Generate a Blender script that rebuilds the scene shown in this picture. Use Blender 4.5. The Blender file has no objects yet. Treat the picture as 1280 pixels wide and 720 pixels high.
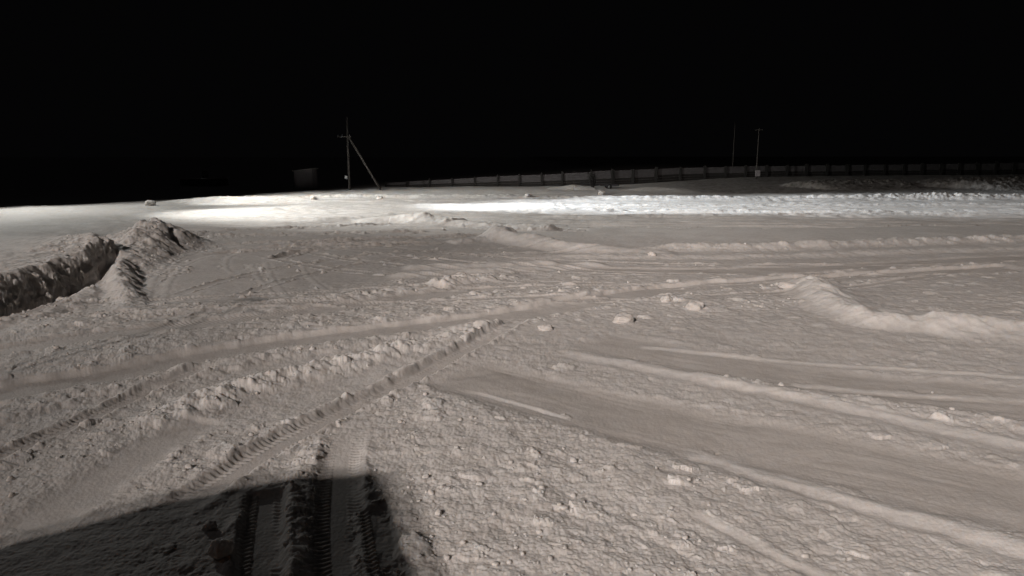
import bpy, bmesh, math, random
import numpy as np
from mathutils import Vector, Matrix, noise as mnoise

C = bpy.context.scene.collection
SC = bpy.context.scene
rnd = random.Random(7)

# ------------------------------------------------------------------ camera
CAM_H = 4.0
PITCH = math.radians(10.2)
F = 931.0 / 1280.0
cam_d = bpy.data.cameras.new('camera'); cam = bpy.data.objects.new('camera', cam_d); C.objects.link(cam)
cam.location = (0, 0, CAM_H); cam.rotation_euler = (math.radians(90) - PITCH, 0, 0)
cam_d.sensor_width = 36; cam_d.lens = 36 * F; cam_d.clip_end = 3000; cam_d.clip_start = 0.05
SC.camera = cam

# ------------------------------------------------------------------ night sky, exposure
w = bpy.data.worlds.new('World'); SC.world = w; w.use_nodes = True
bg = w.node_tree.nodes['Background']
bg.inputs[0].default_value = (0.75, 0.72, 0.8, 1); bg.inputs[1].default_value = 0.0016
SC.view_settings.view_transform = 'Standard'; SC.view_settings.look = 'None'
SC.view_settings.exposure = 0; SC.view_settings.gamma = 1
SC.view_settings.use_curve_mapping = False

# ------------------------------------------------------------------ lamps
def spot(name, loc, target, energy, size, blend, col, radius):
    d = bpy.data.lights.new(name, 'SPOT'); o = bpy.data.objects.new(name, d); C.objects.link(o)
    d.energy = energy; d.spot_size = math.radians(size); d.spot_blend = blend; d.color = col
    d.shadow_soft_size = radius
    o.location = loc
    o.rotation_euler = (Vector(target) - Vector(loc)).to_track_quat('-Z', 'Y').to_euler()
    return o
WARM = (1.0, 0.885, 0.815)
COOL = (1.0, 0.99, 0.94)
MAST_A = Vector((-32, -50, 0)); HEAD_A = 36.0         # the yard's lamp mast, behind and left of the camera
MAST_B = Vector((-38.0, 52.0, 0)); HEAD_B = 13.5       # the second mast, just beyond the left edge
across = Vector((0.9, -0.44, 0)).normalized()
LA = []
AIM_A = [(16, 24, 0), (-2, 49, 0)]
for k, s in ((0, -1.5), (1, 1.5)):
    p = MAST_A + across * s + Vector((0, 0, HEAD_A)); LA.append(p)
    spot('yard_lamp', p, AIM_A[0], 128000, 26, 1.0, WARM, 0.5)
    spot('yard_lamp', p, AIM_A[1], 78000, 27, 1.0, WARM, 0.5)
def aim_b(bearing, dep):
    d = HEAD_B / math.tan(math.radians(dep)); b = math.radians(bearing)
    return (MAST_B.x + d * math.cos(b), MAST_B.y + d * math.sin(b), 0)
LB_T = [(aim_b(37, 20.5), 92000, 50, 1.0, COOL), (aim_b(8, 10.8), 285000, 28, .7, (.90, .96, 1.0)), (aim_b(-2, 23), 62000, 50, 1.0, COOL),
        ((-24, 44, 0), 700, 95, .9, COOL), ((0, 30, 0), 7500, 170, .3, COOL)]
for k, (t, e, sz, bl, cl) in enumerate(LB_T):
    spot('far_lamp', MAST_B + Vector((0.2 * k, 0, HEAD_B)), t, e, sz, bl, cl, 0.25)
# an added fill lamp on an unseen post, lifting the foreground shadow
FILL_POST = Vector((-11.5, 7.5, 0)); HEAD_L = 7.0
pl_ = bpy.data.lights.new('added_fill_lamp', 'POINT'); po = bpy.data.objects.new('added_fill_lamp', pl_); C.objects.link(po)
po.location = FILL_POST + Vector((0, 0, HEAD_L)); pl_.energy = 60; pl_.shadow_soft_size = 0.45; pl_.color = (1, .93, .92)

# ------------------------------------------------------------------ helpers
def P(px, py, z=0.0):
    """where the line of sight through a point of the 1280x720 frame meets height z"""
    a = (px - 640) / 931.0; b = (py - 360) / 931.0
    D = (CAM_H - z) / (math.sin(PITCH) + b * math.cos(PITCH))
    return (a * D, D * (math.cos(PITCH) - b * math.sin(PITCH)))

def PD(px, py, dist):
    """point at horizontal distance dist ahead -> (x, y, z)"""
    a = (px - 640) / 931.0; b = (py - 360) / 931.0
    k = dist / (math.cos(PITCH) - b * math.sin(PITCH))
    return Vector((a * k, dist, CAM_H - k * (math.sin(PITCH) + b * math.cos(PITCH))))

def hsh(ix, iy, seed):
    h = (ix.astype(np.int64) * 374761393 + iy.astype(np.int64) * 668265263 + seed * 1442695041) & 0xffffffff
    h = ((h ^ (h >> 13)) * 1274126177) & 0xffffffff
    h = (h ^ (h >> 16)) & 0xffffffff
    h = (h * 2246822519) & 0xffffffff
    h ^= h >> 15
    return h
def rnd01(ix, iy, seed):
    return (hsh(ix, iy, seed) & 0xffffff).astype(np.float32) / 16777216.0
def vnoise(x, y, seed=0):
    """gradient noise, about -1..1"""
    ix = np.floor(x).astype(np.int32); iy = np.floor(y).astype(np.int32)
    fx = (x - ix).astype(np.float32); fy = (y - iy).astype(np.float32)
    ux = fx * fx * fx * (fx * (fx * 6 - 15) + 10); uy = fy * fy * fy * (fy * (fy * 6 - 15) + 10)
    def g(dx, dy):
        a = rnd01(ix + dx, iy + dy, seed) * 6.2831853
        return np.cos(a) * (fx - dx) + np.sin(a) * (fy - dy)
    a = g(0, 0) * (1 - ux) + g(1, 0) * ux
    b = g(0, 1) * (1 - ux) + g(1, 1) * ux
    return (a * (1 - uy) + b * uy) * 1.5
def fbm(x, y, sc, octv, seed, gain=0.5):
    t = np.zeros_like(x); a = 1.0; f = 1.0 / sc
    for k in range(octv):
        t += a * vnoise(x * f + 17.3 * k, y * f - 9.1 * k, seed + k); a *= gain; f *= 2.03
    return t
def sstep(a, b, x):
    t = np.clip((x - a) / (b - a), 0, 1); return t * t * (3 - 2 * t)
def clods(x, y, cell, seed, dens, rmin, rmax, flat=0.75):
    """half-buried lumps: the highest of the irregular domes that cover a point"""
    gx = x / cell; gy = y / cell
    ix = np.floor(gx).astype(np.int32); iy = np.floor(gy).astype(np.int32)
    out = np.zeros_like(x)
    for dx in (-1, 0, 1):
        for dy in (-1, 0, 1):
            jx = ix + dx; jy = iy + dy
            r1 = rnd01(jx, jy, seed); r2 = rnd01(jx, jy, seed + 1); r3 = rnd01(jx, jy, seed + 2)
            r4 = rnd01(jx, jy, seed + 3); r5 = rnd01(jx, jy, seed + 4)
            R = (rmin + (rmax - rmin) * r3 * r3) / cell
            vx = gx - jx - r1; vy = gy - jy - r2
            an = r4 * 6.283; ca = np.cos(an); sa = np.sin(an)
            a = vx * ca + vy * sa; b = (-vx * sa + vy * ca) * (1.0 + 0.7 * r5)
            d2 = (a * a + b * b) / (R * R)
            hh = np.clip(1 - d2, 0, 1) ** 0.8 * R * cell * flat * (0.35 + 0.65 * r5)
            hh = hh + np.where(d2 < 1, a * 0.35 * cell * (r1 - 0.3), 0)      # tilt
            out = np.maximum(out, np.where(r5 * 7919 % 1 < dens, hh, 0))
    return out

# ------------------------------------------------------------------ the snow-covered yard: one sheet
ys = list(np.linspace(-70, 0, 15)) + list(np.arange(0.6, 5.0, 0.22))
y = 5.0
while y < 135:
    ys.append(y); y += min(max(y * y / 4300.0, 0.006), (0.0019 if 17 < y < 31 else 0.0034) * y)
while y < 900:
    ys.append(y); y *= 1.06
ys = np.array(ys)
us = np.concatenate([-np.geomspace(14, 0.80, 60), np.linspace(-0.78, 0.78, 1500), np.geomspace(0.80, 14, 60)])
wid = np.maximum(ys, 5.0)
X = (us[None, :] * wid[:, None]).astype(np.float64)
Y = np.repeat(ys[:, None], len(us), 1)
# rows behind the camera keep their width
NR, NC = X.shape
x = X.ravel(); y = Y.ravel()
inv = (np.abs(us)[None, :] < 0.79) & (ys[:, None] > 4.9) & (ys[:, None] < 136)
inv = inv.ravel()

class Grid: pass
def line(pts, reach, sm=True):
    """nearest distance (signed, + on the left of travel), and length along a path for points within reach"""
    pts = [np.array(p[:2], float) for p in pts]
    if sm and len(pts) > 2:                                     # round the corners
        q = []
        n = len(pts)
        for i in range(n - 1):
            p0 = pts[max(i - 1, 0)]; p1 = pts[i]; p2 = pts[i + 1]; p3 = pts[min(i + 2, n - 1)]
            for t in (0, .25, .5, .75):
                q.append(0.5 * ((2 * p1) + (-p0 + p2) * t + (2 * p0 - 5 * p1 + 4 * p2 - p3) * t * t + (-p0 + 3 * p1 - 3 * p2 + p3) * t ** 3))
        q.append(pts[-1]); pts = q
    A = np.array(pts)
    lo = A.min(0) - reach; hi = A.max(0) + reach
    idx = np.nonzero((x > lo[0]) & (x < hi[0]) & (y > lo[1]) & (y < hi[1]))[0]
    xx = x[idx]; yy = y[idx]
    best = np.full(len(idx), 1e9); sd = np.zeros(len(idx)); ss = np.zeros(len(idx))
    tot = 0.0
    L = np.sum(np.hypot(*(A[1:] - A[:-1]).T))
    for i in range(len(A) - 1):
        a = A[i]; b = A[i + 1]; e = b - a; l = math.hypot(*e)
        if l < 1e-6: continue
        t = ((xx - a[0]) * e[0] + (yy - a[1]) * e[1]) / (l * l)
        tc = np.clip(t, 0, 1)
        qx = xx - a[0] - tc * e[0]; qy = yy - a[1] - tc * e[1]
        d = np.hypot(qx, qy)
        m = d < best
        cr = e[0] * qy - e[1] * qx
        best[m] = d[m]; sd[m] = (np.where(cr >= 0, 1, -1) * d)[m]; ss[m] = (tot + tc * l)[m]
        tot += l
    k = best < reach
    g = Grid(); g.i = idx[k]; g.d = sd[k]; g.s = ss[k]; g.u = ss[k] / L; g.L = L
    g.x = x[g.i]; g.y = y[g.i]
    return g

Z = np.zeros_like(x)
ROUGH = np.full(x.shape, 0.5)          # how cloddy the snow lies
PACK = np.zeros_like(x)                # how packed by wheels and blades
FRESH = np.zeros_like(x)               # clean loose snow pushed up or crumbled on top
DIRT_SHADE = np.zeros_like(x)  # rubble dirt, plus shade painted on the far right slope and cut face
low = fbm(x, y, 9.0, 3, 5)
Z += 0.05 * low + 0.02 * fbm(x, y, 2.2, 2, 15)
ROUGH += 0.22 * fbm(x, y, 4.0, 4, 31)

def rough_band(pts, wd, val, lift=0.0, soft=0.6):
    g = line(pts, wd * 1.7)
    j = 0.35 * wd * fbm(g.x, g.y, wd, 3, 77)
    m = 1 - sstep(wd * (1 - soft), wd * (1 + soft), np.abs(g.d) + j)
    m *= sstep(0, .04, g.u) * sstep(0, .04, 1 - g.u) if lift else 1
    ROUGH[g.i] += (val - ROUGH[g.i]) * m
    Z[g.i] += lift * m
def smooth_band(pts, wd, pack=0.5, depth=0.0, soft=0.25, streak=0.0, lug=0.0, edge=0.0, fade=0.05, wob=0.12, period=0.10):
    """a wheel rut or a blade's swath; lug > 0 presses tyre lugs along both sides"""
    g = line(pts, wd * 2.6)
    j = wob * wd * fbm(g.x, g.y, wd * 1.5, 3, 99)
    ad = np.abs(g.d) + j
    endm = sstep(0, fade, g.u) * sstep(0, fade, 1 - g.u) if fade else 1
    m = (1 - sstep(wd * (1 - soft), wd * (1 + soft), ad)) * endm
    ROUGH[g.i] *= (1 - m * 0.97)
    PACK[g.i] += (pack - PACK[g.i]) * m
    Z[g.i] -= depth * m
    if edge:
        e = np.exp(-((ad - wd * 1.35) / (wd * 0.33)) ** 2) * endm * (0.7 + 0.8 * fbm(g.x, g.y, 0.5, 2, 3))
        Z[g.i] += edge * e
        ROUGH[g.i] = np.maximum(ROUGH[g.i], 0.95 * np.exp(-((ad - wd * 1.5) / (wd * 0.45)) ** 2) * endm)
    if streak:
        sm_ = np.clip(.35 + 1.3 * fbm(g.s * .6, g.d * 2, 1.0, 3, 47), 0, 1)
        Z[g.i] += 0.55 * streak * m * sm_ * (vnoise(g.d * 7 + .6 * fbm(g.x, g.y, 1.5, 2, 45), g.s * 0.35, 41) + 0.4 * vnoise(g.d * 25, g.s * 1.4, 43)) + .006 * m * fbm(g.x, g.y, .5, 4, 49)
    if lug:
        ch = np.abs(g.d) * 0.55
        ph = (g.s + ch + 0.02 * vnoise(g.s * 2, g.d * 3, 8)) / period
        tri = sstep(0.18, 0.4, np.abs((ph % 1.0) - 0.5))
        side = sstep(wd * 0.35, wd * 0.5, np.abs(g.d)) * (1 - sstep(wd * 1.0, wd * 1.15, np.abs(g.d)))
        ww = 0.55 + 0.6 * vnoise(g.s * 1.3, np.sign(g.d) * 5.5, 12)
        Z[g.i] += lug * tri * side * endm * np.clip(ww, 0, 1)
def ridge(pts, wd, h, rough=None, steep=1.0, lump=0.25, hs=None, fade=0.08, smooth=None, fresh=.6):
    """a windrow: h high, wd half-width, hs = heights along it"""
    g = line(pts, wd * 1.6)
    j = 0.3 * wd * fbm(g.x, g.y, wd * 1.2, 3, 55)
    p = np.clip(1 - (np.abs(g.d + 0.5 * j) + 0.3 * j) / wd, 0, 1) ** steep
    p = p * p * (3 - 2 * p) if steep == 1 else p
    hh = np.interp(g.u, np.linspace(0, 1, len(hs)), hs) if hs else h
    if fade: hh = hh * sstep(0, fade, g.u) * sstep(0, fade, 1 - g.u)
    Z[g.i] = np.maximum(Z[g.i], 0) * 0 + Z[g.i] + hh * p * (1 + lump * .55 * fbm(g.x, g.y, min(wd * 0.6, .7), 4, 57))
    FRESH[g.i] = np.maximum(FRESH[g.i], fresh * sstep(.15, .6, p + .25 * fbm(g.x, g.y, .5, 3, 58)) * np.minimum(1, np.abs(hh) / .1))
    if rough is not None:
        m = sstep(0, .25, p)
        ROUGH[g.i] += (rough - ROUGH[g.i]) * m
    if smooth is not None:
        m = sstep(0.05, .4, p); ROUGH[g.i] *= 1 - m * smooth; PACK[g.i] *= 1 - m

Q = lambda *a: [P(*p) for p in a]

# --- far ground: it rises on the right towards the fence
Z += 1.05 * sstep(8, 34, x) * sstep(80, 112, y)
Z += 0.25 * sstep(-30, -60, x) * sstep(60, 90, y)
far = sstep(30, 44, y)
ROUGH *= 1 - 0.45 * far
# --- broad smooth areas
rough_band(Q((150, 345), (300, 335), (480, 325), (620, 320)), 4.5, 0.08)
rough_band(Q((620, 284), (800, 290), (1000, 290), (1400, 284)), 3.2, 0.0, soft=.3)
rough_band(Q((560, 325), (800, 325), (1400, 320)), 3.6, 0.42)
rough_band(Q((620, 350), (820, 380), (1000, 385), (1400, 400)), 2.6, 0.62)
# --- mid-field cloddy bands and swaths on the left
rough_band(Q((-80, 425), (0, 415), (160, 392), (400, 378), (560, 350), (660, 345)), 0.9, 0.85, 0.05)
smooth_band(Q((-90, 452), (0, 438), (160, 414), (330, 398), (480, 378), (620, 360)), 0.45, 0.3, 0.04, edge=0.04, lug=.015)
rough_band(Q((-60, 470), (0, 458), (160, 435), (320, 412), (500, 392), (640, 374), (760, 366)), 0.75, 0.95, 0.06)
smooth_band(Q((-90, 512), (0, 488), (160, 463), (320, 434), (480, 414), (640, 393), (760, 372), (900, 354), (1280, 333)), 0.62, 0.6, 0.10, soft=.10, edge=.03, streak=.012, fade=.02)
rough_band(Q((-60, 540), (60, 500), (200, 475), (330, 446), (480, 425), (620, 402)), 0.42, 1.0, 0.08)
# the tall crumbly ridge between the two ruts
ridge(Q((150, 545), (220, 518), (300, 486), (400, 463), (470, 446), (570, 422), (640, 400)), 0.66, 0, hs=[.07, .16, .17, .15, .12, .08, .02], rough=1.0, lump=0.9)
ridge(Q((120, 402), (200, 392), (330, 384), (480, 368), (600, 352)), .5, .07, rough=.9, lump=.9)
rough_band(Q((-60, 640), (60, 560), (160, 560), (300, 560)), 0.9, 0.75)
smooth_band(Q((-60, 600), (0, 570), (110, 522), (190, 486), (270, 458)), 0.17, 0.4, 0.06, soft=.35, lug=0.022, edge=0.03, period=0.10, fade=.08)
smooth_band(Q((20, 665), (110, 610), (190, 560), (260, 522)), 0.33, 0.3, 0.03, soft=.5)
# the main rut that curves up to the middle
smooth_band(Q((192, 650), (250, 612), (330, 562), (400, 524), (480, 486), (560, 447), (620, 414), (662, 392)), 0.24, 0.3, 0.10, soft=.35, lug=0.022, edge=0.035, period=0.10, fade=.12)
# --- foreground tracks running away from the camera
smooth_band(Q((437, 800), (428, 720), (423, 650), (424, 600), (428, 565), (436, 530)), 0.24, 0.25, 0.05, soft=.5, fade=.3, lug=0.022, edge=0.025, period=0.085, wob=.06)
ridge(Q((385, 800), (372, 720), (372, 650), (376, 600), (392, 560), (410, 535)), 0.24, 0.055, rough=1.0, lump=.6, fade=.3)
smooth_band(Q((330, 800), (325, 720), (328, 660), (333, 610)), 0.22, 0.2, 0.07, lug=0.028, edge=.04, period=.085, wob=.06)
smooth_band(Q((500, 800), (485, 720), (475, 670), (468, 630)), 0.16, 0.2, 0.04, lug=0.022, edge=.02, period=.085, wob=.06)
rough_band(Q((200, 800), (230, 690), (250, 640)), 0.6, 0.55)
# --- right: cloddy near field and the packed swath
rough_band(Q((480, 800), (600, 640), (560, 540), (520, 480)), 0.9, 0.95, 0.02)
rough_band(Q((760, 860), (780, 680), (740, 600), (640, 530), (560, 470)), 1.0, 0.92, 0.03)
rough_band(Q((1100, 800), (1000, 690), (880, 610), (760, 570)), 0.7, 0.72, 0.02)
rough_band(Q((1400, 820), (1180, 700), (1000, 640)), 0.6, 0.6)
rough_band(Q((640, 440), (800, 480), (960, 520), (1280, 590)), 0.55, 0.6)
smooth_band(Q((560, 462), (700, 500), (850, 535), (1000, 565), (1280, 625), (1500, 680)), 0.95, 1.0, 0.05, soft=.3, streak=0.012, fade=.06)
smooth_band(Q((730, 420), (900, 455), (1100, 482), (1400, 512)), 0.8, 0.9, 0.03, soft=.35, streak=0.012, fade=.06)
rough_band(Q((860, 468), (1000, 490), (1160, 513), (1400, 550)), 0.28, 0.85, 0.03)
def furrow(pts, wd, dep, lip, u0=0.08, pack=0.0):
    """left of travel is the far bank: the blade pushes a smooth lip there"""
    g = line(pts, wd * 4)
    e = sstep(0, u0, g.u)
    d = g.d / wd + .45 * fbm(g.s, g.s * 0 + 3.3, 1.1, 3, 75) + .25 * fbm(g.x, g.y, .3, 3, 76)
    nz = 1 + .5 * fbm(g.s, g.d * 2, .8, 3, 71)
    ROUGH[g.i] = np.maximum(ROUGH[g.i], .85 * e * np.exp(-(d - 3.1) ** 2 / .7) * sstep(-.3, .5, fbm(g.s, g.d, .9, 3, 79)))
    Z[g.i] += e * .28 * nz * (-dep * np.exp(-(d + 0.2) ** 2 / .5) + lip * np.exp(-(d - 1.6) ** 2 / 1.1))
    m = e * np.exp(-(np.clip(np.abs(d - 0.5) - 1.0, 0, 9)) ** 2 * 3)
    ROUGH[g.i] *= 1 - 0.85 * m
    FRESH[g.i] = np.maximum(FRESH[g.i], .9 * e * sstep(.1, .8, np.exp(-(d - 1.5) ** 2 / 1.0) + .25 * fbm(g.x, g.y, .35, 3, 73)))
    PACK[g.i] += (pack - PACK[g.i]) * m
furrow(Q((685, 440), (800, 462), (960, 494), (1120, 528), (1280, 562), (1500, 615)), 0.19, 0.05, 0.075)
furrow(Q((840, 566), (960, 601), (1120, 650), (1280, 695), (1450, 750)), 0.15, 0.06, 0.065)
furrow(Q((790, 432), (960, 450), (1120, 462), (1290, 474)), 0.10, 0.03, 0.04)
furrow(Q((860, 642), (960, 693), (1060, 742)), 0.07, 0.035, 0.03)
furrow(Q((575, 487), (640, 503), (700, 520)), 0.05, 0.02, 0.03, .3)
furrow(Q((980, 482), (1100, 492), (1290, 503)), 0.12, 0.04, 0.02, pack=1.0)
# wheel tracks of earlier passes, pairs that cross one another
def wheels(pts, gauge=1.9, w_=.17, dep=.022):
    a_ = [np.array(q) for q in pts]
    for sg in (-.5, .5):
        o_ = []
        for k in range(len(a_)):
            t_ = a_[min(k + 1, len(a_) - 1)] - a_[max(k - 1, 0)]; t_ = t_ / np.hypot(*t_)
            o_.append((a_[k][0] - t_[1] * gauge * sg, a_[k][1] + t_[0] * gauge * sg))
        smooth_band(o_, w_, .55, dep, soft=.35, lug=.012, edge=.018, fade=.12, wob=.1, period=.11)
wheels([(-16, 17.2), (-8, 20.0), (0, 21.2), (9, 23), (18, 28)])
wheels([(-8, 33), (0, 28), (8, 26), (22, 27)])
wheels([(-10, 31), (-6, 27), (-1, 24.5), (6, 23.5)], dep=.014)
wheels([(-9, 20), (-7.5, 26), (-3, 30.5), (6, 32)])
# the smooth drifted lip on the right
ridge(Q((1005, 352), (1030, 378), (1090, 402), (1170, 408), (1290, 412), (1450, 425)), 0.9, 0.24, fresh=1.0, lump=.35, smooth=.95, fade=.1)
ridge(Q((1004, 350), (1040, 374), (1085, 396), (1150, 408)), 1.25, 0, hs=[.10, .20, .12, .02], fresh=1.0, lump=.6, smooth=.7, fade=0)
ridge(Q((1150, 412), (1290, 422), (1450, 436)), 1.0, .10, fresh=.9, lump=.6, smooth=.4)
rough_band(Q((830, 370), (900, 380), (980, 372)), 0.8, 0.9, .06)
# --- berms in the middle distance
ridge(Q((612, 295), (650, 302), (740, 314), (850, 318)), 1.3, 0.5, lump=.2, smooth=.85, hs=[.5, .42, .3, .1], fade=.05, fresh=.9)
ridge(Q((560, 303), (610, 300), (640, 296)), 1.0, 0.15, lump=.4, rough=.6)
ridge(Q((780, 311), (960, 311), (1100, 306), (1280, 301), (1500, 292)), 1.1, 0.24, rough=.75, lump=.5)
ridge(Q((650, 320), (900, 322), (1280, 312), (1500, 305)), .8, 0.10, rough=.5, lump=.4)
smooth_band(Q((640, 332), (900, 338), (1280, 322), (1500, 312)), .6, .8, .05, streak=.02)
ridge(Q((545, 362), (580, 354), (620, 350)), .5, .12, rough=.9, lump=.5)
# arcs and thin scrapes on the smooth left middle
for a in ([(192, 385), (196, 350), (232, 322), (300, 308)], [(215, 388), (214, 355), (250, 325), (330, 309)],
          [(300, 345), (285, 330), (300, 318), (360, 306)], [(365, 385), (330, 350), (318, 330)], [(380, 388), (348, 352), (335, 328)],
          [(430, 375), (395, 350), (380, 330)]):
    furrow(Q(*a), .10, .02, .02, .2)
for a in ([(240, 306), (420, 300), (640, 292)], [(235, 297), (330, 293), (560, 290)], [(250, 320), (330, 312), (420, 306), (560, 302)],
          [(340, 325), (380, 314), (470, 307), (560, 303)], [(250, 290), (420, 283), (520, 279)], [(300, 312), (460, 300), (600, 296)]):
    smooth_band(Q(*a), .30, .8, .09, edge=.07, fade=.15, streak=.02)
# low wavy scrapes crossing the right of the middle distance
for a in ([(480, 348), (620, 340), (760, 330)], [(500, 336), (600, 333), (700, 328)]):
    ridge(Q(*a), .7, .12, lump=.2, smooth=.6)
# --- far windrows in the lamp light
ridge(Q((440, 278), (490, 276), (530, 278), (570, 281)), 2.0, 0.0, fresh=1.0, hs=[.05, .3, 0.55, .2], lump=.25, smooth=.8, fade=.06)
ridge(Q((560, 280), (640, 285), (700, 287)), 1.6, 0.25, rough=.7)
for pts, wd, h, r in (([(280, 284), (420, 276), (560, 267), (760, 264), (980, 266), (1280, 264), (1600, 262)], 1.3, .14, .45),
                      ([(180, 268), (330, 262), (480, 258), (640, 258), (840, 258), (1280, 257), (1600, 256)], 1.6, .14, .45),
                      ([(640, 272), (900, 271), (1280, 269), (1600, 267)], 1.3, .14, .45),
                      ([(250, 254), (400, 253), (640, 251), (860, 250), (1000, 251)], 1.8, .14, .45)):
    ridge(Q(*pts), wd, h, rough=r, lump=.4, fresh=.3)
ridge([P(150, 262), P(250, 251), P(340, 249), P(500, 247), P(640, 247), P(800, 249), P(950, 249), P(1100, 249), P(1280, 249), P(1700, 250)], 2.4, 0.0,
      hs=[.15, .25, .3, .25, .22, .25, .5, .4, .35, .3], rough=.6, lump=.5, fresh=.4)
# heap before the fence and the rubble slopes on the right
ridge([(4.0, 87), (8.2, 87), (9.8, 87)], 2.2, 0.0, hs=[.1, .5, .15], lump=.3)
ridge([(15, 86), (17, 82), (19, 77)], 3.5, 0.0, hs=[.3, .35, .1], lump=.3)
ridge([PD(1005, 236, 86)[:2], PD(1060, 230, 90)[:2], PD(1140, 232, 90)[:2]], 6, .7, rough=1.6, lump=.6)
ridge([PD(1190, 236, 86)[:2], PD(1240, 228, 90)[:2], PD(1400, 226, 90)[:2]], 8, .9, rough=1.6, lump=.6)

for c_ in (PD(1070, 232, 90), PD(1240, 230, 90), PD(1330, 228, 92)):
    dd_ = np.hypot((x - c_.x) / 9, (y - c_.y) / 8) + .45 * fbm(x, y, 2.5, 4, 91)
    DIRT_SHADE = np.maximum(DIRT_SHADE, 1 - sstep(.6, 1.1, dd_))
DIRT_SHADE = np.maximum(DIRT_SHADE, .85 * sstep(12, 24, x) * sstep(73, 79, y))  # shade beyond the berm, put into the slope's colour
# --- the high bank on the left with its cut face
edge = [P(-420, 470, .85), P(-160, 392, .85), P(-60, 364, .87), P(0, 350, .88), P(60, 334, .9), P(112, 313, .92), P(150, 299, .95)]
back = [P(185, 279, .8), P(205, 268, .6), P(195, 262, .45), P(150, 257, .3), P(60, 251, .2), P(-300, 246, 0)]
full = edge + back
g = line(full, 40.0, sm=False)
side = g.d > 0
s_edge = sum(math.dist(full[i], full[i + 1]) for i in range(len(edge) - 1))
wdt = 0.50 + 0.22 * vnoise(g.x * 1.5, g.y * 1.5, 66) + 6.5 * sstep(s_edge - 1.0, s_edge + 9, g.s)
jag = 0.20 * fbm(g.x, g.y, 1.1, 5, 61)
pl = np.clip((g.d + jag) / wdt, 0, 1); pl = np.where(g.s < s_edge - .5, 1 - (1 - pl) ** 1.7, pl * pl * (3 - 2 * pl))
hgt = 0.90 - 0.55 * sstep(s_edge, s_edge + 22, g.s) + 0.06 * fbm(g.x, g.y, 5, 3, 64)
deep = sstep(0.6, 6, g.d)
Z[g.i] += pl * (hgt - 0.18 * deep + .05 * fbm(g.x, g.y, .6, 3, 62) * (1 - deep))
ROUGH[g.i] += (0.14 + 0.6 * (1 - sstep(0.2, 3.2, g.d)) - ROUGH[g.i]) * pl
PACK[g.i] *= 1 - pl
# the cut face is broken, not smooth: push it in and out
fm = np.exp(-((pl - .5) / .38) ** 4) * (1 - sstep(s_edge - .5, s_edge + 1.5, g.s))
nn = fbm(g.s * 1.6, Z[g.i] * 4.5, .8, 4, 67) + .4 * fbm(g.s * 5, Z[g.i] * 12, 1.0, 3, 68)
DIRT_SHADE[g.i] = np.maximum(DIRT_SHADE[g.i], .38 * fm * sstep(-.5, .5, fbm(g.s, Z[g.i] * 9, 1.5, 3, 69)))  # shade painted on the cut face, broken into bands by height
x[g.i] += 0.11 * fm * nn; y[g.i] -= 0.07 * fm * nn
# trench at the foot of the face and the crumbly lip before it
tr = (1 - pl) * np.exp(-(np.clip(-g.d - 0.25, 0, 9) / 0.22) ** 2) * (1 - sstep(s_edge - 1.5, s_edge - .2, g.s)) * sstep(-1, 0, -g.d)
Z[g.i] -= 0.16 * tr
rough_band(Q((-200, 455), (-40, 412), (40, 394), (100, 370), (135, 345)), 0.55, 1.0, 0.12)
rough_band(Q((60, 410), (120, 385), (150, 360)), 0.9, 0.8, 0.03)
# dug heap at its end and the spur that runs towards the camera
DH0 = Z.copy()
ridge([P(140, 303, .95), P(160, 292, 1.0), P(185, 276, 1.2), P(207, 268, 1.2), P(230, 275, .8), P(247, 290, .25)], 2.5, 0, fresh=.15, hs=[.10, .40, .66, .82, .50, .08], rough=1.0, lump=.3, fade=0)
ridge([P(178, 300, .6), P(200, 300, .3), P(225, 302, .2), P(238, 312, 0)], 2.0, 0, fresh=.15, hs=[.35, .40, .3, .05], rough=.9, lump=.4, fade=0)
ridge([P(165, 312, .5), P(172, 326, .3), P(182, 338, .05)], 1.8, 0, fresh=.15, hs=[.3, .22, .05], rough=.9, lump=.4, fade=0)
ridge([P(150, 305, .8), P(150, 325, .6), P(152, 345, .4), P(160, 372, .1), P(168, 392, 0)], 0.62, 0, hs=[.15, .42, .36, .2, .05], rough=.7, lump=.25, fade=0)

# --- clods and grain
i = np.nonzero(inv & (ROUGH > 0.02))[0]
xx = x[i]; yy = y[i]; R = np.clip(ROUGH[i], 0, 2.0)
wx = xx + 0.06 * vnoise(xx * 8, yy * 8, 201) + 0.022 * vnoise(xx * 26, yy * 26, 207); wy = yy + 0.06 * vnoise(xx * 8, yy * 8, 202) + 0.022 * vnoise(xx * 26, yy * 26, 208)
gr = sstep(0.25, 0.8, R)
patch = np.clip(0.5 + 1.1 * fbm(xx, yy, 1.1, 4, 210), 0, 1.25)
z = Z[i]
fs = sstep(34, 42, yy) * (1 - sstep(80, 95, yy)) * sstep(-34, -20, xx)
yw = yy + .8 * vnoise(xx * .08, yy * .1, 241) + .03 * xx
z += 1.9 * fs * (.045 * vnoise(xx * .16, yw * 1.1, 242) + .03 * vnoise(xx * .4, yw * 2.3, 243) + .035 * vnoise(xx * 1.3, yw * 2.6, 244) * sstep(0, .6, vnoise(xx * .1, yw * .5, 245)))
fz = 1 - .45 * sstep(38, 50, yy); R = R * fz
rdg = 1 - np.abs(fbm(xx, yy, 0.42, 4, 224))
base_z = z.copy()
z += 0.024 * R * fbm(xx, yy, 0.55, 4, 220, .42) + 0.003 * R * patch * (rdg - .6) + .014 * R * fbm(xx, yy, .18, 3, 222)
z += clods(wx + 7, wy + 2, 0.62, 351, 0.7, 0.10, 0.34, .20) * sstep(.3, .8, R)
near = yy < 42
R = R * (.45 + .6 * sstep(-.35, .35, fbm(xx, yy, 1.7, 4, 251)))
n = np.nonzero(near)[0]
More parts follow.
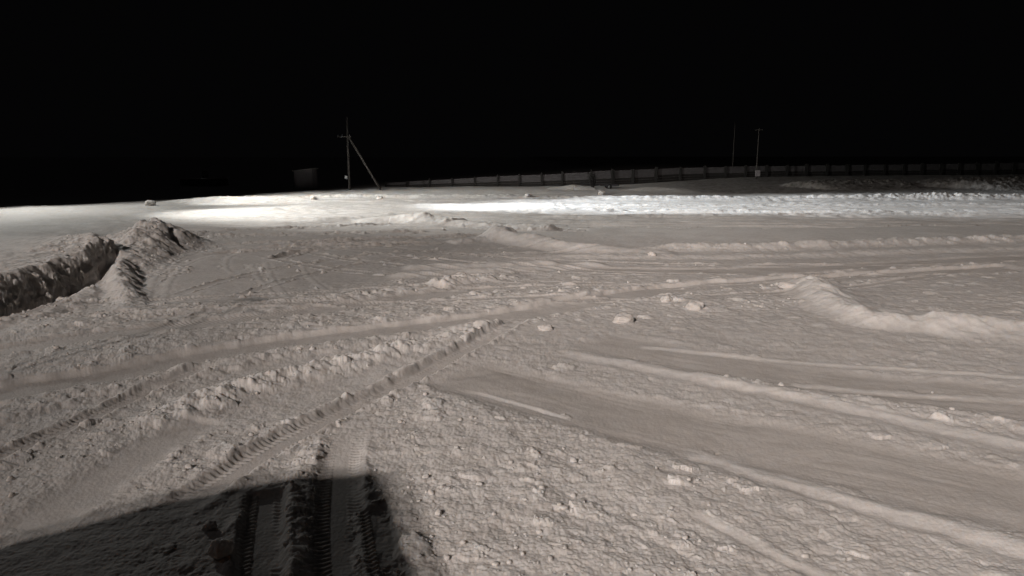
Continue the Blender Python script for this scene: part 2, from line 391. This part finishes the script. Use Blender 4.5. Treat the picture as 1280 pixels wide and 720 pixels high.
z[n] += 0.004 * R[n] * fbm(xx[n], yy[n], 0.06, 2, 228)
lm = fbm(xx, yy, .26, 2, 229, .35); z += .020 * R * patch * np.clip(lm, -.2, 1) ** 1
z[n] += clods(wx[n], wy[n], 0.11, 301, 0.6, 0.018, 0.065, .36) * gr[n] * patch[n]
z[n] += clods(wx[n], wy[n], 0.30, 311, 0.5, 0.04, 0.15, .26) * (gr * patch)[n]
z += clods(wx, wy, 0.85, 321, 0.33, 0.08, 0.33, .30) * sstep(0.6, 1.1, R) * patch
z += clods(wx, wy, 2.3, 331, 0.45, 0.2, 0.75, .30) * sstep(0.85, 1.3, R)
# pitting: small holes where lumps broke out
z[n] -= 0.5 * clods(wx[n] + 5, wy[n] + 3, 0.34, 341, 0.35, 0.03, 0.09, .8) * gr[n]
Z[i] = z
FRESH[i] = np.clip(FRESH[i] + sstep(.006, .045, z - base_z) * .9 * sstep(.15, .6, R), 0, 1)
i = np.nonzero(inv & (y < 16))[0]
Z[i] += (0.0022 + 0.004 * np.clip(ROUGH[i], 0, 1)) * fbm(x[i], y[i], 0.045, 2, 230)
Z = Z.astype(np.float32)

me = bpy.data.meshes.new('snowy_yard')
co = np.stack([x, y, Z], 1).astype(np.float32)
me.vertices.add(len(co)); me.vertices.foreach_set('co', co.ravel())
a = (np.arange(NR - 1)[:, None] * NC + np.arange(NC - 1)[None, :]).ravel()
quads = np.stack([a, a + 1, a + NC + 1, a + NC], 1).astype(np.int32)
me.loops.add(quads.size); me.loops.foreach_set('vertex_index', quads.ravel())
me.polygons.add(len(quads)); me.polygons.foreach_set('loop_start', np.arange(0, quads.size, 4, dtype=np.int32))
me.update(calc_edges=True)
me.polygons.foreach_set('use_smooth', np.ones(len(quads), dtype=bool))
at = me.attributes.new('packed', 'FLOAT', 'POINT'); at.data.foreach_set('value', PACK.astype(np.float32))
at = me.attributes.new('fresh', 'FLOAT', 'POINT'); at.data.foreach_set('value', FRESH.astype(np.float32))
at = me.attributes.new('dirt_shade', 'FLOAT', 'POINT'); at.data.foreach_set('value', DIRT_SHADE.astype(np.float32))
yard = bpy.data.objects.new('snowy_ground', me); C.objects.link(yard); yard['kind'] = 'structure'
ZG = Z.reshape(NR, NC)
def ground_z(px, py):
    r = int(np.clip(np.searchsorted(ys, py), 1, NR - 1)); c = int(np.clip(np.searchsorted(us, px / max(py, 5.0)), 1, NC - 1))
    return float(ZG[r, c])

# ------------------------------------------------------------------ materials
def mat(name, col, rough=0.8, metal=0.0, nscale=None, namt=0.25, bump=0.0, bscale=20):
    m = bpy.data.materials.new(name); m.use_nodes = True; nt = m.node_tree
    b = nt.nodes['Principled BSDF']; b.inputs['Roughness'].default_value = rough; b.inputs['Metallic'].default_value = metal
    b.inputs['Base Color'].default_value = (*col, 1)
    tc = nt.nodes.new('ShaderNodeTexCoord')
    n = nt.nodes.new('ShaderNodeTexNoise'); n.inputs['Scale'].default_value = nscale or 5; n.inputs['Detail'].default_value = 5
    nt.links.new(tc.outputs['Object'], n.inputs['Vector'])
    r = nt.nodes.new('ShaderNodeMapRange'); r.inputs['To Min'].default_value = 1 - namt; r.inputs['To Max'].default_value = 1 + namt
    nt.links.new(n.outputs['Fac'], r.inputs['Value'])
    mx = nt.nodes.new('ShaderNodeVectorMath'); mx.operation = 'SCALE'; mx.inputs[0].default_value = col
    nt.links.new(r.outputs[0], mx.inputs['Scale']); nt.links.new(mx.outputs[0], b.inputs['Base Color'])
    if bump:
        n2 = nt.nodes.new('ShaderNodeTexNoise'); n2.inputs['Scale'].default_value = bscale; n2.inputs['Detail'].default_value = 4
        nt.links.new(tc.outputs['Object'], n2.inputs['Vector'])
        bp = nt.nodes.new('ShaderNodeBump'); bp.inputs['Strength'].default_value = bump; bp.inputs['Distance'].default_value = 0.02
        nt.links.new(n2.outputs['Fac'], bp.inputs['Height']); nt.links.new(bp.outputs[0], b.inputs['Normal'])
    return m

def snow_mat(name, attr=True):
    m = bpy.data.materials.new(name); m.use_nodes = True; nt = m.node_tree; N = nt.nodes; L = nt.links
    b = N['Principled BSDF']; b.inputs['Subsurface Weight'].default_value = 0.85; b.inputs['Subsurface Scale'].default_value = 0.045; b.inputs['Subsurface Radius'].default_value = (1, .9, .8); b.inputs['Roughness'].default_value = 0.75; b.inputs['Specular IOR Level'].default_value = 0.25
    tc = N.new('ShaderNodeTexCoord')
    def noise(sc, det=5, r=.6):
        n = N.new('ShaderNodeTexNoise'); n.inputs['Scale'].default_value = sc; n.inputs['Detail'].default_value = det
        n.inputs['Roughness'].default_value = r; L.new(tc.outputs['Object'], n.inputs['Vector']); return n.outputs['Fac']
    def rng(v, a, b2, c, d):
        r = N.new('ShaderNodeMapRange'); r.inputs['From Min'].default_value = a; r.inputs['From Max'].default_value = b2
        r.inputs['To Min'].default_value = c; r.inputs['To Max'].default_value = d; L.new(v, r.inputs['Value']); return r.outputs[0]
    def mix(f, c1, c2):
        x_ = N.new('ShaderNodeMix'); x_.data_type = 'RGBA'
        (L.new(f, x_.inputs[0]) if not isinstance(f, float) else setattr(x_.inputs[0], 'default_value', f))
        for k, c in ((6, c1), (7, c2)):
            if isinstance(c, tuple): x_.inputs[k].default_value = (*c, 1)
            else: L.new(c, x_.inputs[k])
        return x_.outputs[2]
    col = mix(rng(noise(0.5, 6), .35, .68, 0, 1), (.70, .675, .655), (.60, .57, .545))            # trodden patches
    col = mix(rng(noise(3.2, 6, .7), .42, .62, 0, .6), col, (.80, .775, .75))
    col = mix(rng(noise(7.0, 6, .65), .50, .75, 0, .6), col, (.47, .44, .41))                  # grit
    col = mix(rng(noise(38.0, 3), .62, .74, 0, .35), col, (.36, .33, .30))                       # specks of dirt
    if not attr: col = mix(0.3, col, (.62, .59, .565))
    if attr:
        at = N.new('ShaderNodeAttribute'); at.attribute_name = 'packed'
        mp = N.new('ShaderNodeMath'); mp.operation = 'MULTIPLY'; L.new(at.outputs['Fac'], mp.inputs[0])
        L.new(rng(noise(1.6, 6, .7), .3, .65, .25, 1.0), mp.inputs[1])
        m2 = N.new('ShaderNodeMath'); m2.operation = 'MULTIPLY'; L.new(mp.outputs[0], m2.inputs[0]); m2.inputs[1].default_value = .75
        col = mix(m2.outputs[0], col, (.48, .445, .415))
        af = N.new('ShaderNodeAttribute'); af.attribute_name = 'fresh'
        mf = N.new('ShaderNodeMath'); mf.operation = 'MULTIPLY'; L.new(af.outputs['Fac'], mf.inputs[0]); L.new(rng(noise(5, 5, .7), .35, .6, .5, 1.0), mf.inputs[1])
        col = mix(mf.outputs[0], col, (.86, .835, .81))
        ag = N.new('ShaderNodeAttribute'); ag.attribute_name = 'dirt_shade'
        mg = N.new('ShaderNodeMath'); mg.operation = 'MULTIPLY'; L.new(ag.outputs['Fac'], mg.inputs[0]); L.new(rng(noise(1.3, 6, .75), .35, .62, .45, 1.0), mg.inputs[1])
        col = mix(mg.outputs[0], col, (.07, .06, .05))  # dark tone for rubble dirt and for the painted shade
    L.new(col, b.inputs['Base Color'])
    ad = N.new('ShaderNodeMath'); ad.operation = 'ADD'; L.new(noise(55, 5, .7), ad.inputs[0])
    q = N.new('ShaderNodeMath'); q.operation = 'MULTIPLY'; L.new(noise(9, 4), q.inputs[0]); q.inputs[1].default_value = 1.6; L.new(q.outputs[0], ad.inputs[1])
    bp = N.new('ShaderNodeBump'); bp.inputs['Strength'].default_value = 0.3; bp.inputs['Distance'].default_value = 0.009
    L.new(ad.outputs[0], bp.inputs['Height']); L.new(bp.outputs[0], b.inputs['Normal'])
    return m
SNOW = snow_mat('trodden_snow'); CHUNK = snow_mat('chunk_snow', False)
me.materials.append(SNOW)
WOODPOLE = mat('weathered_pole_wood', (.085, .078, .07), .85, nscale=9, bump=.4)
BOARD = mat('weathered_grey_boards', (.095, .09, .093), .9, nscale=3, namt=.45, bump=.3)
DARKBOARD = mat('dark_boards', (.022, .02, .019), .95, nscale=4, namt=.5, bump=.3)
POST = mat('dark_posts', (.02, .019, .018), .95, nscale=4, bump=.3)
METAL = mat('galvanised_metal', (.30, .31, .32), .5, .7)
SHEDM = mat('grey_shed_cladding', (.30, .28, .29), .85, nscale=2, bump=.3)
DKM = mat('dark_metal', (.03, .03, .033), .6, .3)
RUBBER = mat('tyre_rubber', (.02, .02, .02), .9)
PAINT = mat('orange_truck_paint', (.55, .20, .04), .45)
GLASS = mat('dark_cab_glass', (.02, .025, .03), .1)
LAMPG = bpy.data.materials.new('lit_lamp_glass'); LAMPG.use_nodes = True
LAMPG.node_tree.nodes['Principled BSDF'].inputs['Emission Color'].default_value = (1, .97, .9, 1)
LAMPG.node_tree.nodes['Principled BSDF'].inputs['Emission Strength'].default_value = 6

# ------------------------------------------------------------------ object helpers
def mkobj(name, bm, m, parent=None, smooth=False, loc=None):
    me_ = bpy.data.meshes.new(name); bm.normal_update(); bm.to_mesh(me_); bm.free(); me_.materials.append(m)
    if smooth: me_.polygons.foreach_set('use_smooth', [True] * len(me_.polygons))
    o = bpy.data.objects.new(name, me_); C.objects.link(o)
    if parent: o.parent = parent
    if loc: o.location = loc
    return o
def thing(name, label, cat, loc, rz=0, group=None):
    o = bpy.data.objects.new(name, None); C.objects.link(o); o.location = loc; o.rotation_euler = (0, 0, rz)
    tag(o, label, cat, group); return o
def tag(o, label, cat, group=None):
    o['label'] = label; o['category'] = cat
    if group: o['group'] = group
def box(bm, c, s, rot=None):
    mtx = Matrix.Translation(c) @ (rot if rot else Matrix()) @ Matrix.Diagonal((*s, 1))
    r = bmesh.ops.create_cube(bm, size=1, matrix=mtx); return r
def rod(bm, a, b, r1, r2=None, seg=12):
    a = Vector(a); b = Vector(b); d = b - a
    mtx = Matrix.Translation((a + b) / 2) @ d.to_track_quat('Z', 'Y').to_matrix().to_4x4()
    bmesh.ops.create_cone(bm, cap_ends=True, segments=seg, radius1=r1, radius2=r1 if r2 is None else r2, depth=d.length, matrix=mtx)

# ------------------------------------------------------------------ utility pole with its strut and crossarm
def hit(px, py, d0=60.0):
    d = d0
    while d < 130:
        v = PD(px, py, d)
        if v.z <= ground_z(v.x, v.y): return v
        d += .25
    return PD(px, py, 86)
def gpos(px, py, dist):
    v = PD(px, py, dist); return Vector((v.x, v.y, ground_z(v.x, v.y)))
pb = gpos(437, 238, 84); top = PD(433.5, 146, 84)
hgt_p = top.z - pb.z
t = thing('utility_pole', 'tall grey wooden utility pole with a slanting strut, standing beyond the bright snow', 'utility pole', pb)
bm = bmesh.new(); rod(bm, (0, 0, -.4), (0.0, 0, hgt_p), .14, .08); mkobj('pole', bm, WOODPOLE, t, True)
st = gpos(479, 236, 85) - pb; sz = PD(443, 176, 84).z - pb.z
bm = bmesh.new(); rod(bm, (st.x, st.y - .3, -.4), (0.12, -.22, sz + .5), .13, .10); mkobj('strut', bm, WOODPOLE, t, True)
bm = bmesh.new(); az = PD(433, 171, 84).z - pb.z
box(bm, (-.35, -.18, az), (1.5, .1, .11)); mkobj('crossarm', bm, WOODPOLE, t)
for k in (-1.0, -.55, .25):
    bm = bmesh.new(); rod(bm, (k, -.18, az + .05), (k, -.18, az + .19), .035, .05, 8); rod(bm, (k, -.18, az + .17), (k, -.18, az + .24), .06, .03, 8)
    mkobj('insulator', bm, METAL, t, True)
bm = bmesh.new(); box(bm, (-.28, -.2, 1.45), (.28, .2, .35)); box(bm, (-.28, -.31, 1.45), (.24, .02, .3)); mkobj('meter_box', bm, METAL, t)

# slim poles by the fence on the right
def slim_pole(px, ybase, ytop, dist, r, label, extra):
    b = gpos(px, ybase, dist); tp = PD(px + .8, ytop, dist)
    t = thing('slim_pole', label, 'pole', b, 0, 'slim poles standing at the fence')
    H = tp.z - b.z
    bm = bmesh.new(); rod(bm, (0, 0, -.3), (.05, 0, H), r, r * .7, 10); mkobj('pole', bm, WOODPOLE, t, True)
    if extra:
        bm = bmesh.new(); box(bm, (.12, -.25, .75), (.62, .32, .8)); bmesh.ops.bevel(bm, geom=bm.edges[:], offset=.03, segments=2, affect='EDGES')
        mkobj('cabinet', bm, SHEDM, t)
        bm = bmesh.new(); box(bm, (.0, -.1, H - .25), (1.0, .08, .08)); mkobj('crossarm', bm, WOODPOLE, t)
    return t
slim_pole(945, 220, 160, 100, .085, 'slim pole with a pale cabinet at its foot, in front of the grey fence', True)
slim_pole(915, 220, 154, 118, .08, 'faint bare pole behind the grey fence, left of the pole with the cabinet', False)

# ------------------------------------------------------------------ sheds
def shed(label, px0, px1, ytop, ybase, dist, dep, wallmat, slope, door):
    a = gpos(px0, ybase, dist); b = gpos(px1, ybase, dist); W = b.x - a.x
    H = PD(px0, ytop, dist).z - a.z
    t = thing('shed', label, 'shed', ((a.x + b.x) / 2, dist + dep / 2, min(a.z, b.z)), 0)
    bm = bmesh.new()
    v = [bm.verts.new(q) for q in ((-W / 2, -dep / 2, -.3), (W / 2, -dep / 2, -.3), (W / 2, dep / 2, -.3), (-W / 2, dep / 2, -.3),
                                   (-W / 2, -dep / 2, H), (W / 2, -dep / 2, H + slope), (W / 2, dep / 2, H + slope - .15), (-W / 2, dep / 2, H - .15))]
    for f in ((0, 3, 2, 1), (0, 1, 5, 4), (1, 2, 6, 5), (2, 3, 7, 6), (3, 0, 4, 7), (4, 5, 6, 7)): bm.faces.new([v[k] for k in f])
    n = int(W / .16)
    for k in range(n):                                          # vertical cladding battens
        xk = -W / 2 + (k + .5) * W / n; box(bm, (xk, -dep / 2 - .012, H / 2 - .1), (.03, .024, H - .3))
    mkobj('wall', bm, wallmat, t)
    bm = bmesh.new()
    ang = math.atan2(slope, W)
    box(bm, (0, 0, H + slope / 2 + .0), (W + .3, dep + .35, .09), Matrix.Rotation(-ang, 4, 'Y')); mkobj('roof', bm, CHUNK, t)
    bm = bmesh.new(); box(bm, (door * W, -dep / 2 - .05, .95), (.8, .04, 1.9)); d = mkobj('door', bm, wallmat, t)
    bm = bmesh.new(); rod(bm, (door * W + .3, -dep / 2 - .07, .95), (door * W + .3, -dep / 2 - .14, .95), .02); mkobj('handle', bm, METAL, d)
    return t
shed('small grey shed with a slightly sloping roof, left of the tall utility pole', 368.5, 391, 213.0, 238, 86, 2.2, SHEDM, .22, -.15)
shed('low dim shed in the dark, farther left than the small grey shed', 226, 271, 222.5, 238.5, 93, 4, mat('dark_shed_cladding', (.07, .065, .07), .9, nscale=2), 0.05, .2)

# ------------------------------------------------------------------ fence
def fence(path, label, post_w, ratio):
    """path: (px, y of the fence's top, y of the ground, distance) at each post"""
    p0 = path[0]
    o = gpos(p0[0], p0[2], p0[3])
    t = thing('board_fence', label, 'fence', o)
    prev = None
    for k, (px, yt, yg, dd) in enumerate(path):
        tp = PD(px, yt, dd); b = Vector((tp.x, tp.y, ground_z(tp.x, tp.y)))
        ov = rnd.uniform(.08, .25)
        bm = bmesh.new(); box(bm, ((b.x - o.x), (b.y - o.y) - .06, (tp.z + ov + b.z - .4) / 2 - o.z), (post_w * rnd.uniform(.8, 1.2), .2, tp.z + ov - b.z + .4),
                              Matrix.Rotation(rnd.uniform(-.02, .02), 4, 'Y'))
        mkobj('post', bm, POST, t)
        if prev is not None:
            a, ta = prev
            e = Vector((b.x - a.x, b.y - a.y, 0)); L_ = e.length; an = math.atan2(e.y, e.x)
            rise = (tp.z - ta.z) / L_
            R_ = Matrix.Rotation(an, 4, 'Z') @ Matrix.Rotation(-math.atan(rise), 4, 'Y')
            mid = (Vector((a.x, a.y, 0)) + Vector((b.x, b.y, 0))) / 2; mz = (tp.z + ta.z) / 2
            hh = mz - (a.z + b.z) / 2; up = hh * ratio * rnd.uniform(.86, 1.1); R_ = R_ @ Matrix.Rotation(rnd.uniform(-.012, .012), 4, 'Y')
            bm = bmesh.new(); n = 4; dz = rnd.uniform(-.05, .03)
            for q in range(n):
                box(bm, (mid.x - o.x, mid.y - o.y + .06 + rnd.uniform(-.01, .01), mz + dz - (q + .5) * up / n - o.z), (L_ - .04, .03, up / n - .012), R_)
            mkobj('board_panel', bm, BOARD, t)
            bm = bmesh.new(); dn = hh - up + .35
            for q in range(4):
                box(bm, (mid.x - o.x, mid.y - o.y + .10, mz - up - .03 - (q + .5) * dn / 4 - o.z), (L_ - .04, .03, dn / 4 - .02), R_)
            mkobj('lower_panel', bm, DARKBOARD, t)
        prev = (b, tp)
def lerp(tab, px):
    return [float(np.interp(px, [q[0] for q in tab], [q[k] for q in tab])) for k in (1, 2, 3)]
tabL = [(470, 229, 237, 92), (560, 224, 236, 93), (622, 220.5, 234, 94), (680, 218, 233, 95), (738, 214.5, 232, 96), (852, 209.5, 226, 100)]
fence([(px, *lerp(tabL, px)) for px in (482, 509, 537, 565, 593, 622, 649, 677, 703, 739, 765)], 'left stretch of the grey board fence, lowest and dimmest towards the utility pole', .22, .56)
tabR = [(765, 213.5, 228, 97), (852, 209.5, 224, 101), (960, 207.5, 221, 104), (1100, 206, 219.5, 107), (1280, 203.5, 218, 110)]
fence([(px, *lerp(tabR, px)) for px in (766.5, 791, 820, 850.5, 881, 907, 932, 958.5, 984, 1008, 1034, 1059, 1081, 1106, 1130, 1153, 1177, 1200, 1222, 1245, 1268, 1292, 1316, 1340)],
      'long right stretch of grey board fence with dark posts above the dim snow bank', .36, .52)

# ------------------------------------------------------------------ shrub, stick and dark low trailer before the fence
sb = hit(742, 235.3) + Vector((0, 1.0, 0))
t = thing('bare_shrub', 'dark leafless shrub standing against the fence behind the snow heap', 'shrub', sb)
bm = bmesh.new()
for k in range(120):
    a = rnd.uniform(0, 6.28); l = rnd.uniform(.6, 1.75); sp = rnd.uniform(.05, .38)
    p = Vector((rnd.uniform(-.12, .12), rnd.uniform(-.12, .12), -.1)); d = Vector((math.cos(a) * sp, math.sin(a) * sp, 1))
    for s_ in range(4):
        q = p + d * l / 4 + Vector((rnd.uniform(-.04, .04), rnd.uniform(-.04, .04), 0)); rod(bm, p, q, .030 - .005 * s_, .026 - .005 * s_, 5)
        if s_ > 0:
            for _ in range(2): rod(bm, q, q + Vector((rnd.uniform(-.18, .18), rnd.uniform(-.18, .18), rnd.uniform(.05, .25))), .014, .007, 4)
        p = q
mkobj('branches', bm, POST, t)
bm = bmesh.new(); rod(bm, (0, 0, -.3), (0.03, 0, .28), .09, .07, 8); mkobj('stump', bm, POST, t, True)
b = gpos(717, 237, 82)
bm = bmesh.new(); rod(bm, (0, 0, -.3), (.05, 0, 1.25), .035, .025, 8); rod(bm, (.05, 0, 1.25), (.01, 0, 2.2), .025, .015, 8)
tag(mkobj('marker_stick', bm, WOODPOLE, None, True, b), 'thin upright stick in the snow left of the dark shrub', 'stick')
b = hit(763, 236.3)
t = thing('flat_trailer', 'low dark flat trailer half buried in snow right of the shrub', 'trailer', b + Vector((0, 1.2, -.02)))
bm = bmesh.new(); box(bm, (0, 0, .42), (2.2, 1.5, .12)); box(bm, (-.1, -.72, .52), (2.0, .05, .14)); bmesh.ops.bevel(bm, geom=bm.edges[:], offset=.012, segments=1, affect='EDGES'); mkobj('bed', bm, DKM, t)
for s_ in (-.78, .78):
    bm = bmesh.new(); rod(bm, (-.1, s_ - .09, .28), (-.1, s_ + .09, .28), .3, None, 20); wh = mkobj('wheel', bm, RUBBER, t, True)
    bm = bmesh.new(); rod(bm, (-.1, s_ - .1, .28), (-.1, s_ + .1, .28), .14, None, 14); mkobj('rim', bm, METAL, wh, True)
bm = bmesh.new(); rod(bm, (-1.1, 0, .4), (-1.9, 0, .32), .04); rod(bm, (-1.85, 0, .32), (-1.85, 0, .0), .03); mkobj('drawbar', bm, DKM, t)

# ------------------------------------------------------------------ single chunks of snow
def chunk(px, py, sx, sy, sz, label, seed, sink=.25, rz=0.0, sub=4, rough=.22, name='snow_chunk', cat='snow chunk', m=CHUNK):
    X_, Y_ = P(px, py)
    for _ in range(3):
        X_, Y_ = P(px, py, ground_z(X_, Y_))
    bm = bmesh.new(); bmesh.ops.create_icosphere(bm, subdivisions=sub, radius=1)
    for v in bm.verts:
        n = v.co.normalized(); o_ = Vector((seed * 3.7, seed * 1.3, 0))
        k = 1 + rough * mnoise.noise(n * 1.3 + o_) * 1.6 + rough * .5 * mnoise.noise(n * 3.1 + o_) + .10 * mnoise.noise(n * 6 + o_) + .05 * mnoise.noise(n * 14 + o_)
        p = n * k
        for q in range(4):                                      # broken faces
            an = seed * 1.7 + q * 1.9; pn = Vector((math.cos(an), math.sin(an), .35 * math.sin(an * 2.3))).normalized()
            dd = p.dot(pn) - .80
            if dd > 0: p -= pn * dd * .5
        v.co = Vector((p.x * sx * .9, p.y * sy * .9, p.z * sz * .8))
    o = mkobj(name, bm, m, None, True, (X_, Y_, ground_z(X_, Y_) + sz * (1 - sink * 2) * .7))
    o.rotation_euler = (0, 0, rz); tag(o, label, cat, 'loose chunks lying on the snow'); return o
chunk(277, 694, .135, .12, .12, 'fist-shaped dark lump inside the foreground shadow, largest of the lumps there', 1, .12, .4)
chunk(262, 660, .085, .08, .06, 'small lump in the foreground shadow, just behind the largest lump', 2, .2)
chunk(779, 402, .30, .24, .17, 'flattish pale snow chunk left of the rounder chunk in the middle of the yard', 4, .3, .5)
chunk(869, 386, .27, .24, .20, 'rounded pale snow chunk mid-yard, the right-hand of the two largest there', 5, .3, .2)
chunk(833, 376, .20, .18, .14, 'pale chunk behind and between the two larger ones mid-yard', 6, .3, 1.1)
chunk(984, 358, .34, .2, .14, 'broad leaning slab of snow just left of the smooth drifted lip', 7, .3, -.4)
chunk(681, 412, .20, .16, .12, 'small snow chunk lying beyond the upper end of the curved rut', 8, .3, .4)
chunk(575, 346, .30, .22, .17, 'greyish snow lump on the low ridge in the left middle distance', 9, .3, .2)
chunk(92, 366, .26, .22, .18, 'white lump on the lip of the trench at the foot of the cut bank', 10, .2, .2)
chunk(78, 370, .18, .18, .12, 'smaller white lump on the trench lip, left of the other', 11, .2, .9)
chunk(188, 257, .45, .4, .36, 'round snow ball on top of the far left bank', 12, .2, .2)
chunk(752, 243, .45, .4, .36, 'large snow ball on the far windrow below the dark shrub', 13, .15, .2)
chunk(659, 248, .32, .3, .24, 'bright snow ball on the far windrow, left of the larger ball', 14, .15, .7)
chunk(392, 249, .3, .3, .24, 'bright snow lump on the far windrow below the small grey shed', 15, .15, .7)
chunk(475, 249, .3, .3, .22, 'bright snow lump on the far windrow to the right of the utility pole', 16, .15, .2)
chunk(815, 319, .2, .16, .12, 'small pale chunk in front of the low berm in the middle distance', 17, .25, .2)

# clods scattered over the rough snow: far too many to count
i = np.nonzero(inv & (y > 5.6) & (y < 34) & (np.abs(x) < .72 * y) & (ROUGH > .7))[0]
rg = np.random.default_rng(3)
w_ = 1.0 / np.maximum(y[i], 8) ** 0  # vertices are denser near the camera already
pick = rg.choice(i, 700, replace=False)
base = bmesh.new(); bmesh.ops.create_icosphere(base, subdivisions=2, radius=1)
bv = np.array([v.co[:] for v in base.verts]); bf = np.array([[v.index for v in f.verts] for f in base.faces]); base.free()
V = []; Fc = []; off = 0
for q, k in enumerate(pick):
    sz = 0.006 + 0.030 * rg.random() ** 4 + 0.0007 * y[k]
    sc_ = sz * np.array([1 + .5 * rg.random(), 1, .65 + .3 * rg.random()])
    an = rg.random() * 6.28; ca, sa = math.cos(an), math.sin(an)
    d = bv * (1 + .38 * rg.standard_normal(3) * np.sin(bv * 2.5 + rg.random(3) * 6)).clip(.5, 1.5) * (1 + .10 * rg.standard_normal((len(bv), 1)))
    d = d * sc_; d = np.stack([d[:, 0] * ca - d[:, 1] * sa, d[:, 0] * sa + d[:, 1] * ca, d[:, 2]], 1)
    V.append(d + [x[k], y[k], Z[k] + sz * .25]); Fc.append(bf + off); off += len(bv)
V = np.concatenate(V).astype(np.float32); Fc = np.concatenate(Fc).astype(np.int32)
mc = bpy.data.meshes.new('snow_clods'); mc.vertices.add(len(V)); mc.vertices.foreach_set('co', V.ravel())
mc.loops.add(Fc.size); mc.loops.foreach_set('vertex_index', Fc.ravel()); mc.polygons.add(len(Fc))
mc.polygons.foreach_set('loop_start', np.arange(0, Fc.size, 3, dtype=np.int32)); mc.update(calc_edges=True)
mc.polygons.foreach_set('use_smooth', np.ones(len(Fc), dtype=bool)); mc.materials.append(CHUNK)
oc = bpy.data.objects.new('snow_clods', mc); C.objects.link(oc); oc['kind'] = 'stuff'
tag(oc, 'countless small crumbs and clods of snow strewn over the churned ground', 'snow clods')

# ------------------------------------------------------------------ lamp masts (outside the frame) and an added truck, its cab shaped to throw the foreground shadow
def mast(base, H, heads, label, ax):
    t = thing('lamp_mast', label, 'lamp mast', base, 0, 'lamp masts lighting the yard')
    bm = bmesh.new(); rod(bm, (0, 0, -.3), (0, 0, H + .2), .16, .08); mkobj('pole', bm, METAL, t, True)
    bm = bmesh.new(); box(bm, (0, 0, H + .3), (2.2, .08, .08), Matrix.Rotation(ax, 4, 'Z')); mkobj('crossarm', bm, METAL, t)
    for hp, tg in heads:
        d = (Vector(tg) - Vector(hp)).normalized(); r = d.to_track_quat('-Z', 'Y').to_matrix().to_4x4()
        c = Vector(hp) - Vector(base) - d * .42
        bm = bmesh.new(); box(bm, c, (.55, .45, .22), r); h_ = mkobj('lamp_head', bm, DKM, t)
        bm = bmesh.new(); box(bm, c + d * .12, (.5, .4, .01), r); mkobj('lamp_glass', bm, LAMPG, h_)
    return t
t = thing('added_lamp_post', 'added short lamp post out of view, its dim lamp filling the foreground shadow', 'lamp post', FILL_POST)  # unseen post added to carry the fill lamp
bm = bmesh.new(); rod(bm, (0, 0, -.3), (0, 0, HEAD_L - .6), .06, .045); mkobj('pole', bm, METAL, t, True)
bm = bmesh.new(); rod(bm, (0, 0, HEAD_L - .62), (0, 0, HEAD_L - .5), .05, .3, 20); mkobj('lamp_cup', bm, DKM, t, True)
mast(MAST_A, HEAD_A, [(p, AIM_A[0]) for p in LA], 'tall lamp mast behind the camera with two warm floodlights', math.atan2(across.y, across.x))
mast(MAST_B, HEAD_B, [(MAST_B + Vector((0, 0, HEAD_B)), LB_T[0][0])], 'lamp mast just beyond the left edge with a cool floodlight', 0.6)

Lc = (LA[0] + LA[1]) / 2
tgt = Vector((-3.0, 8.6, 0)); a2 = Vector((tgt.x - Lc.x, tgt.y - Lc.y, 0)).normalized(); r2 = Vector((a2.y, -a2.x, 0))
O = tgt - a2 * 7.5                                             # the middle of the cab's front
def back(px, py):
    gx, gy = P(px, py); gpt = Vector((gx, gy, 0)); d = gpt - Lc
    k = (O - Lc).dot(a2) / d.dot(a2); q = Lc + d * k
    return ((q - O).dot(r2), q.z)
outl = [back(-170, 800), back(-80, 715), back(0, 676), back(110, 646), back(200, 620), back(350, 594), back(420, 588), back(478, 584), back(504, 622), back(524, 670), back(541, 722)]
print('cab outline', [(round(a_, 2), round(b_, 2)) for a_, b_ in outl])
t = thing('added_shadow_truck', 'added snow-clearing truck unseen behind the camera, its cab shaped to throw the rounded foreground shadow', 'truck', O, math.atan2(a2.y, a2.x) - math.pi / 2)
lo = [(outl[-1][0] + .02, .9), (outl[0][0] - .02, .9)]
prof = outl + lo
def prism(bm, prof, y0, y1, zs=1.0):
    n = len(prof); f = [bm.verts.new((p[0], y0, p[1])) for p in prof]; bk = [bm.verts.new((p[0], y1, p[1] * zs)) for p in prof]
    bm.faces.new(f); bm.faces.new(bk[::-1])
    for k in range(n): bm.faces.new((f[k], bk[k], bk[(k + 1) % n], f[(k + 1) % n]))
    bmesh.ops.recalc_face_normals(bm, faces=bm.faces)
bm = bmesh.new(); prism(bm, prof, 0, -2.2); mkobj('cab', bm, PAINT, t)
xc = (outl[0][0] + outl[-1][0]) / 2; wd_ = outl[-1][0] - outl[0][0]
bm = bmesh.new(); box(bm, (xc, .02, 2.6), (wd_ * .75, .03, .8)); mkobj('windscreen', bm, GLASS, t)
bm = bmesh.new(); box(bm, (xc, .12, .75), (wd_ * .95, .2, .35)); mkobj('bumper', bm, DKM, t)
bm = bmesh.new(); box(bm, (xc, -4.6, 1.9), (wd_ * .9, 4.6, 1.7)); box(bm, (xc, -3.6, .85), (1.0, 6.8, .2)); mkobj('body', bm, PAINT, t)
for sx_ in (-1, 1):
    for yy_ in (-1.0, -4.6, -5.9):
        cx = xc + sx_ * (wd_ / 2 - .3)
        bm = bmesh.new(); rod(bm, (cx - .15, yy_, .5), (cx + .15, yy_, .5), .5, None, 24); wh = mkobj('wheel', bm, RUBBER, t, True)
        bm = bmesh.new(); rod(bm, (cx - .16, yy_, .5), (cx + .16, yy_, .5), .24, None, 16); mkobj('rim', bm, METAL, wh, True)
    bm = bmesh.new(); box(bm, (xc + sx_ * wd_ * .36, .03, 1.15), (.3, .05, .2)); mkobj('headlight', bm, GLASS, t)
